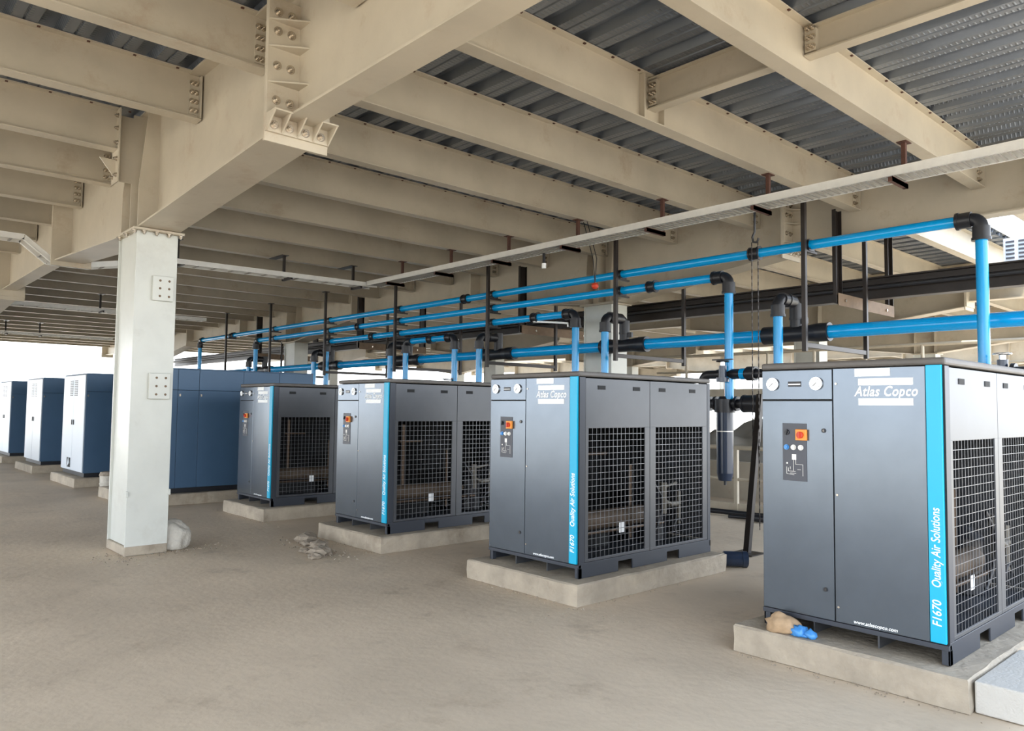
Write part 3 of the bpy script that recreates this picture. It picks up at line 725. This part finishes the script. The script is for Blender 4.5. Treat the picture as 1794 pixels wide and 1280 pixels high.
# ------------------------------------------------------------------ trapeze supports
XN, XFAR = 9.00, 10.78
for i, y in enumerate(SUPY):
    w = 0.055
    t = thing('pipe_trapeze', '%s black steel trapeze frame holding the blue pipes' % (['nearest', 'second', 'third', 'fourth', 'fifth', 'sixth', 'farthest'][i]), 'pipe support', (0, y, 0), 'pipe trapezes')
    zl = 2.40
    MB().box(XN-w/2, XN+w/2, -w/2, w/2, zl-0.05, 4.37).build('post', BLACKS, t, 0.004)
    MB().box(XFAR-w/2, XFAR+w/2, -w/2, w/2, zl-0.05, 4.37).build('post', BLACKS, t, 0.004)
    MB().box(XN, XFAR, -0.02, 0.02, zl, zl+0.06).build('crossbar', BLACKS, t, 0.003)
    by = min(BY, key=lambda q: abs(q-y))
    for xx in (XN, XFAR):
        MB().box(xx-0.06, xx+0.06, min(-0.08, by-y-0.08), max(0.08, by-y+0.08), 4.365, 4.38).build('top_plate', BLACKS, t)
    for k in range(4):
        if not (YN[k]+0.1 < y < YF[k]-0.1): continue
        z = ZPIPE[k]
        MB().box(XN, XP+0.16, -0.02, 0.02, z-0.10, z-0.075).build('bracket_arm', BLACKS, t)
        MB().cyl((XP, -0.045+0.03, z), (XP, 0.045+0.03, z), RP*1.28, 18).box(XP-0.075, XP+0.075, -0.03, 0.06, z-0.08, z-0.045).build('pipe_clamp', BLACKP, t)

# hanging black rail beams behind the pipes
XB = 11.3
t = thing('black_rail_beam', 'long black steel beam hanging behind the blue pipes', 'beam', (XB, 0, 0))
m = MB(); m.box(-0.10, 0.10, -1.0, 34, 3.54, 3.56); m.box(-0.10, 0.10, -1.0, 34, 3.24, 3.26); m.box(-0.008, 0.008, -1.0, 34, 3.26, 3.54)
m.build('beam_body', BLACKS, t)
MB().cyl((-0.16, -1.0, 3.40), (-0.16, 34, 3.40), 0.03, 10).build('conduit', BLACKP, t)
MB().box(-0.13, -0.095, -1.0, 34, 3.44, 3.475).build('lower_rail', BLACKS, t)
for i, y in enumerate((4.72, 10.9, 16.95, 23.0)):
    t = thing('channel_hanger', '%s dark channel hanger carrying the black beam' % ORD[i], 'hanger', (0, y, 0), 'channel hangers')
    xl = 10.34 if i == 0 else 10.16
    for xx in (xl, 12.1):
        m = MB(); m.box(xx-0.09, xx+0.09, -0.004, 0.004, 3.10, 4.40); m.box(xx-0.09, xx-0.082, -0.05, 0.0, 3.10, 4.40); m.box(xx+0.082, xx+0.09, -0.05, 0.0, 3.10, 4.40)
        m.build('channel_post', BLACKS, t)
    MB().box(xl-0.04, 12.2, -0.055, -0.045, 3.07, 3.225).box(xl-0.04, 12.2, -0.055, 0.02, 3.225, 3.24).build('cross_channel', INSUL, t)
    for xx in (10.5, 11.9): MB().cyl((xx, -0.055, 3.15), (xx, -0.075, 3.15), 0.02, 8).build('bolt', STEEL, t)

# ------------------------------------------------------------------ cable trays
def tray(pts, w, label, rung=0.14, yh=()):
    t = thing('cable_tray', label, 'cable tray', (0, 0, 0), 'ladder cable trays')
    for s in (-1, 1):
        P = []
        for i, p in enumerate(pts):
            p = Vector(p); d0 = (p-Vector(pts[i-1])).normalized() if i else None; d1 = (Vector(pts[i+1])-p).normalized() if i < len(pts)-1 else None
            d = d0 if d1 is None else (d1 if d0 is None else (d0+d1).normalized())
            nrm = Vector((-d.y, d.x, 0)).normalized(); sc = 1.0
            if d0 is not None and d1 is not None: sc = 1/max(0.5, abs(nrm.dot(Vector((-d0.y, d0.x, 0)).normalized())))
            P.append(p+nrm*(s*w/2*sc))
        m = MB()
        for a, b in zip(P, P[1:]): m.bar(a, b, 0.006, 0.085)
        for a, b in zip(P, P[1:]): m.bar(Vector(a)-Vector((0, 0, 0.04)), Vector(b)-Vector((0, 0, 0.04)), 0.025, 0.005); m.bar(Vector(a)+Vector((0, 0, 0.04)), Vector(b)+Vector((0, 0, 0.04)), 0.025, 0.005)
        m.build('side_rail', GALV, t)
    m = MB()
    for a, b in zip(pts, pts[1:]):
        a, b = Vector(a), Vector(b); L = (b-a).length; d = (b-a)/L; nrm = Vector((-d.y, d.x, 0)).normalized(); n = int(L/rung)
        for k in range(n):
            c = a+d*(rung*(k+0.5)) - Vector((0, 0, 0.035)); m.bar(c-nrm*w/2, c+nrm*w/2, 0.018 if rung < 0.1 else 0.03, 0.012)
    o = m.build('rung', RUNGM, t); o['kind'] = 'stuff'
    return t
TX, TZ, TYC = 7.95, 4.0, 12.85
tray([(TX, -3.0, TZ), (TX, TYC-0.05, TZ)], 0.30, 'pale ladder cable tray running along above the blue pipes', rung=0.075)
tray([(TX+0.1, TYC+0.12, TZ-0.01), (4.2, TYC+0.12, TZ-0.05), (3.0, TYC+0.12, 3.72), (2.45, TYC+0.12, 3.72), (2.1, TYC+0.12, 4.0), (-4.9, TYC+0.12, 4.02)], 0.28, 'pale cable tray crossing behind the cream column', rung=0.3)
tray([(7.9, 21.5, 3.98), (2.95, 21.3, 3.98)], 0.28, 'distant pale cable tray crossing right of the cream column', rung=0.3)
tray([(2.25, 21.2, 3.98), (-4.9, 20.9, 3.98)], 0.28, 'distant pale cable tray crossing left of the cream column', rung=0.3)
tray([(7.9, 30.6, 3.98), (2.95, 30.4, 3.98)], 0.28, 'farthest pale cable tray crossing near the far opening', rung=0.3)
def hanger(x, y, yb, z, label, mm=RUST, axis='x'):
    t = thing('tray_hanger', label, 'hanger', (x, y, 0), 'cable tray hangers')
    zt = Z_BB
    MB().box(-0.022, 0.022, -0.022, 0.022, z-0.10, zt-0.006).build('drop_rod', mm, t, 0.003)
    d = yb-y
    MB().box(-0.07, 0.07, min(-0.05, d-0.05), max(0.05, d+0.05), zt-0.008, zt).build('top_plate', mm, t)
    if axis == 'x': MB().box(-0.36, 0.04, -0.022, 0.022, z-0.10, z-0.055).box(-0.36, 0.04, -0.022, -0.016, z-0.10, z-0.05).build('support_arm', mm, t)
    else: MB().box(-0.022, 0.022, -0.32, 0.04, z-0.10, z-0.055).build('support_arm', mm, t)
hy = [BY[3], BY[4], BY[5], BY[6], BY[7], BY[8]]
hy = [y for y in BY if 2.5 < y < 12.5]
for i, y in enumerate(hy): hanger(TX+0.19, y, y, TZ, '%s rusty hanger rod of the tray above the blue pipes' % ORD[i])
for i, x in enumerate((7.7, 6.25, 4.35, 1.0)): hanger(x, TYC+0.30, BY[9], TZ, '%s hanger of the tray crossing behind the column' % ['right end', 'middle', 'left of middle', 'far left'][i], BLACKS, 'y')
for i, x in enumerate((5.2, 3.0, 0.5)): hanger(x, 21.3, BY[14], TZ, 'dark hanger %s on the distant crossing tray' % ['at the right', 'in the middle', 'at the left'][i], BLACKS, 'y')
for i, x in enumerate((5.6, 4.6)): hanger(x, 30.6, BY[20], TZ, 'dark hanger %s on the farthest crossing tray' % ['at the right', 'at the left'][i], BLACKS, 'y')

# white conduits by the third dryer drop, chain hoist, red ball, lamp
t = MB().tube([(9.12, 9.48, 3.115), (9.12, 8.80, 3.04), (9.12, 8.66, 3.02), (9.12, 8.65, 2.96)], 0.017, 10).build('white_conduit', WHITE)
tag(t, 'thin white conduit bent down at its end below the third blue pipe', 'conduit')
t = thing('chain_hoist', 'dark chain and hook hanging from the cable tray beside the top blue pipe', 'hoist', (8.10, 4.66, 0))
MB().tube([(0, 0, 3.95), (0, 0, 3.72), (0.0, 0.03, 3.66), (0, 0.02, 3.60), (0, -0.03, 3.59), (0, -0.05, 3.64)], 0.014, 8).build('hook', BLACKP, t)
for (dy, z0, z1) in ((0.04, 1.0, 3.6), (-0.04, 0.25, 3.6)):
    m = MB(); z = z1; k = 0
    while z > z0:
        a = 0.006
        if k % 2: m.box(-a, a, dy-0.002, dy+0.002, z-0.045, z)
        else: m.box(-0.002, 0.002, dy-a, dy+a, z-0.045, z)
        z -= 0.04; k += 1
    m.build('chain', BLACKS, t)
def lump(name, c, s, m, seed, label, cat, sub=3, amp=0.25, freq=2.2, flat=True, group=None):
    bm = bmesh.new(); bmesh.ops.create_icosphere(bm, subdivisions=sub, radius=1.0)
    o3 = Vector((seed*3.7, seed*1.3, seed*0.7))
    for v in bm.verts:
        n = noise.noise(v.co*freq+o3)*amp + noise.noise(v.co*freq*2.7+o3)*amp*0.4
        v.co *= (1+n); v.co = Vector((v.co.x*s[0], v.co.y*s[1], max(v.co.z*s[2], -s[2]*0.55) if flat else v.co.z*s[2]))
    zmin = min(v.co.z for v in bm.verts)
    for v in bm.verts: v.co.z -= zmin
    for f in bm.faces: f.smooth = name != 'broken_stone'
    me = bpy.data.meshes.new(name); bm.to_mesh(me); bm.free(); me.materials.append(m)
    o = link(name, me, loc=c); return tag(o, label, cat, group)
t = lump('red_ball', (8.3, 7.34, 3.35), (0.055, 0.055, 0.05), RED, 3, 'small red bulb hanging by cords between the upper blue pipes', 'ball', 2, 0.05, flat=False)
for dy in (-0.03, 0.04):
    o = MB().tube([(0, 0, 0.09), (0.0, dy, 0.45), (0, dy+0.19, 1.03)], 0.006, 6).build('cord', BLACKP, t)
t = thing('hanging_lamp', 'small white bulb under the cable tray at the left of the pipes', 'lamp', (8.05, 8.15, 3.74))
MB().cyl((0, 0, 0.06), (0, 0, 0.225), 0.022, 12).build('lamp_holder', BLACKP, t)
lb = MB(); lb.tube([(0, 0, 0.065), (0, 0, 0.05), (0, 0, 0.0), (0, 0, -0.01)], 0.034, 14); lb.build('bulb', WHITE, t, 0.01)

# ------------------------------------------------------------------ small things on the floor
lump('cloth_bundle', (4.70, 2.52, ZP), (0.075, 0.10, 0.075), CLOTH, 5, 'crumpled brown cloth bundle on the plinth edge of the nearest dryer', 'bag', 3, 0.35)
t = lump('plastic_bag', (4.69, 2.405, ZP), (0.045, 0.06, 0.04), BLUEBAG, 6, 'small blue plastic bag beside the brown cloth bundle', 'bag', 3, 0.5, 3.0)
lump('bag_knot', (4.69, 2.33, ZP), (0.03, 0.035, 0.035), BLUEBAG, 8, 'knotted end of the blue bag on the plinth', 'bag', 2, 0.5, 3.0)
lump('cement_sack', (3.0, 8.95, 0), (0.20, 0.2, 0.20), SACK, 9, 'pale torn sack lying on the floor right of the cream column', 'sack', 4, 0.20, 1.6)
blk = MB().box(4.665, 5.5, 1.17, 1.405, 0, 0.168).build('foam_block', FOAM, None, 0.008)
tag(blk, 'white foam block lying against the nearest plinth in the lower right corner', 'block')
can = thing('blue_can', 'dark blue cylinder cap lying beside the middle plinth', 'can', (7.08, 4.30, 0.08))
MB().cyl((-0.09, 0.10, 0), (0.03, -0.04, 0), 0.078, 24).build('can_body', FILT, can)
MB().cyl((0.032, -0.042, 0), (0.062, -0.078, 0), 0.083, 24).cyl((0.062, -0.078, 0), (0.068, -0.085, 0), 0.07, 24).build('can_rim', FILT, can)
drum = thing('small_drum', 'small pale drum with lid standing behind the cream column', 'drum', (4.12, 15.75, 0))
MB().cyl((0, 0, 0), (0, 0, 0.26), 0.15, 24, 0.16).cyl((0, 0, 0.10), (0, 0, 0.12), 0.165, 24).build('drum_body', SACK, drum)
MB().cyl((0, 0, 0.26), (0, 0, 0.33), 0.175, 24, 0.15).build('drum_lid', STONE, drum)
spots = [(4.10, 7.55, 0.12), (4.30, 7.95, 0.10), (3.95, 7.40, 0.07), (4.35, 8.35, 0.13), (4.02, 7.75, 0.06), (4.25, 8.15, 0.07)]
for i, (x, y, s) in enumerate(spots):
    lump('broken_stone', (x, y, 0), (s, s*1.1, s*0.55), STONE, 20+i, '%s chunk of broken concrete beside the third dryer plinth' % ['large', 'rounded', 'small flat', 'biggest', 'tiny', 'small far'][i], 'stone', 2, 0.5, group='rubble by the third plinth')
# scattered grit: uncountable crumbs round the column and plinths
gm = MB(); rr = random.Random(3)
def crumbs(cx, cy, sx_, sy_, n, smax):
    for _ in range(n):
        x = rr.gauss(cx, sx_); y = rr.gauss(cy, sy_); s = rr.uniform(0.3, 1)*smax
        a = [(x+rr.uniform(-s, s), y+rr.uniform(-s, s), 0.0) for _ in range(4)] + [(x+rr.uniform(-.3, .3)*s, y+rr.uniform(-.3, .3)*s, s*0.8)]
        gm.add(a, [(0, 1, 4), (1, 2, 4), (2, 3, 4), (3, 0, 4)])
crumbs(2.35, 8.7, 0.12, 0.25, 90, 0.018); crumbs(2.9, 8.65, 0.15, 0.08, 60, 0.015); crumbs(3.2, 8.75, 0.15, 0.1, 40, 0.02)
for y in DY: crumbs(4.58, y+0.4, 0.03, 0.5, 80, 0.012)
crumbs(4.2, 7.8, 0.12, 0.4, 120, 0.025); crumbs(5.0, 4.22, 0.6, 0.03, 50, 0.012)
tag(gm.build('grit', STONE), 'scattered concrete crumbs round the column foot and plinths', 'grit', kind='stuff')

# ------------------------------------------------------------------ slab edge railing and things outside
t = thing('guard_railing', 'beige pipe guard railing along the slab edge behind the dryers', 'railing', (10.85, 0, 0))
for k in range(9):
    y = 0.2+k*2.13
    MB().box(-0.03, 0.03, y-0.03, y+0.03, 0, 1.02).build('rail_post', BEIGE, t)
MB().cyl((0, -1, 1.02), (0, 18, 1.02), 0.035, 10).build('top_rail', BEIGE, t)
MB().cyl((0, -1, 0.52), (0, 18, 0.52), 0.025, 10).build('mid_rail', BEIGE, t)
MB().box(-0.01, 0.01, -1, 18, 0, 0.14).build('toe_board', BEIGE, t)
w = MB().box(13.2, 13.4, 2.0, 40, -0.10, 0.62).build('wall_rear', WALLP); struct(w, 'low weathered masonry wall beyond the slab edge')
lump('tarpaulin_heap', (14.9, 8.3, -0.1), (0.9, 1.6, 0.95), SLAB, 31, 'grey sheeted heap standing beyond the low rear wall', 'heap', 4, 0.3)
lump('dark_heap', (14.6, 11.4, -0.1), (0.6, 1.2, 1.0), BLACKS, 33, 'dark scrap heap further beyond the low rear wall', 'heap', 4, 0.3)
t = thing('pipe_scrap', 'short lengths of dark pipe lying along the slab edge', 'pipe', (10.4, 6.0, 0.0))
for a, b, r in (((0, 0.9, 0.05), (0.1, -0.9, 0.05), 0.04), ((-0.25, 0.3, 0.035), (-0.05, -0.5, 0.035), 0.03), ((-0.3, -0.1, 0.06), (-0.25, -0.3, 0.06), 0.055)):
    MB().cyl(a, b, r, 12).build('pipe_length', BLACKP, t)
# raised walkway seen over the nearest dryer
t = thing('walkway', 'beige raised walkway with handrails beyond the pipework', 'walkway', (16.0, 0, 0))
MB().box(-0.1, 1.2, 3.2, 12.0, 1.9, 2.12).build('walkway_deck', BEIGE, t)
for k in range(8): MB().cyl((0, 3.4+k*1.1, 2.1), (0, 3.4+k*1.1, 2.95), 0.035, 8).build('rail_post', BEIGE, t)
MB().cyl((0, 3.2, 2.95), (0, 12, 2.95), 0.035, 8).build('top_rail', BEIGE, t)
MB().cyl((0, 3.2, 2.55), (0, 12, 2.55), 0.025, 8).build('mid_rail', BEIGE, t)
for yy in (4.0, 8.0, 11.6): MB().box(0.3, 0.6, yy-0.12, yy+0.12, -0.1, 1.9).build('walkway_leg', BEIGE, t)
# pale louvred box outside at the right edge
t = thing('louvred_unit', 'white louvred box hanging between the beams at the right edge', 'vent', (15.0, 3.12, 4.22))
MB().box(0, 0.9, 0, 0.80, 0, 0.40).build('casing', COMPF, t, 0.01)
for k in range(5):
    for q in range(4): MB().box(-0.012, 0.0, 0.06+q*0.19, 0.19+q*0.19, 0.04+k*0.07, 0.07+k*0.07).build('louvre', GREYP, t)
MB().box(0.4, 0.46, -0.08, 0.0, 0.14, 0.4).build('wall_bracket', BEIGE, t)
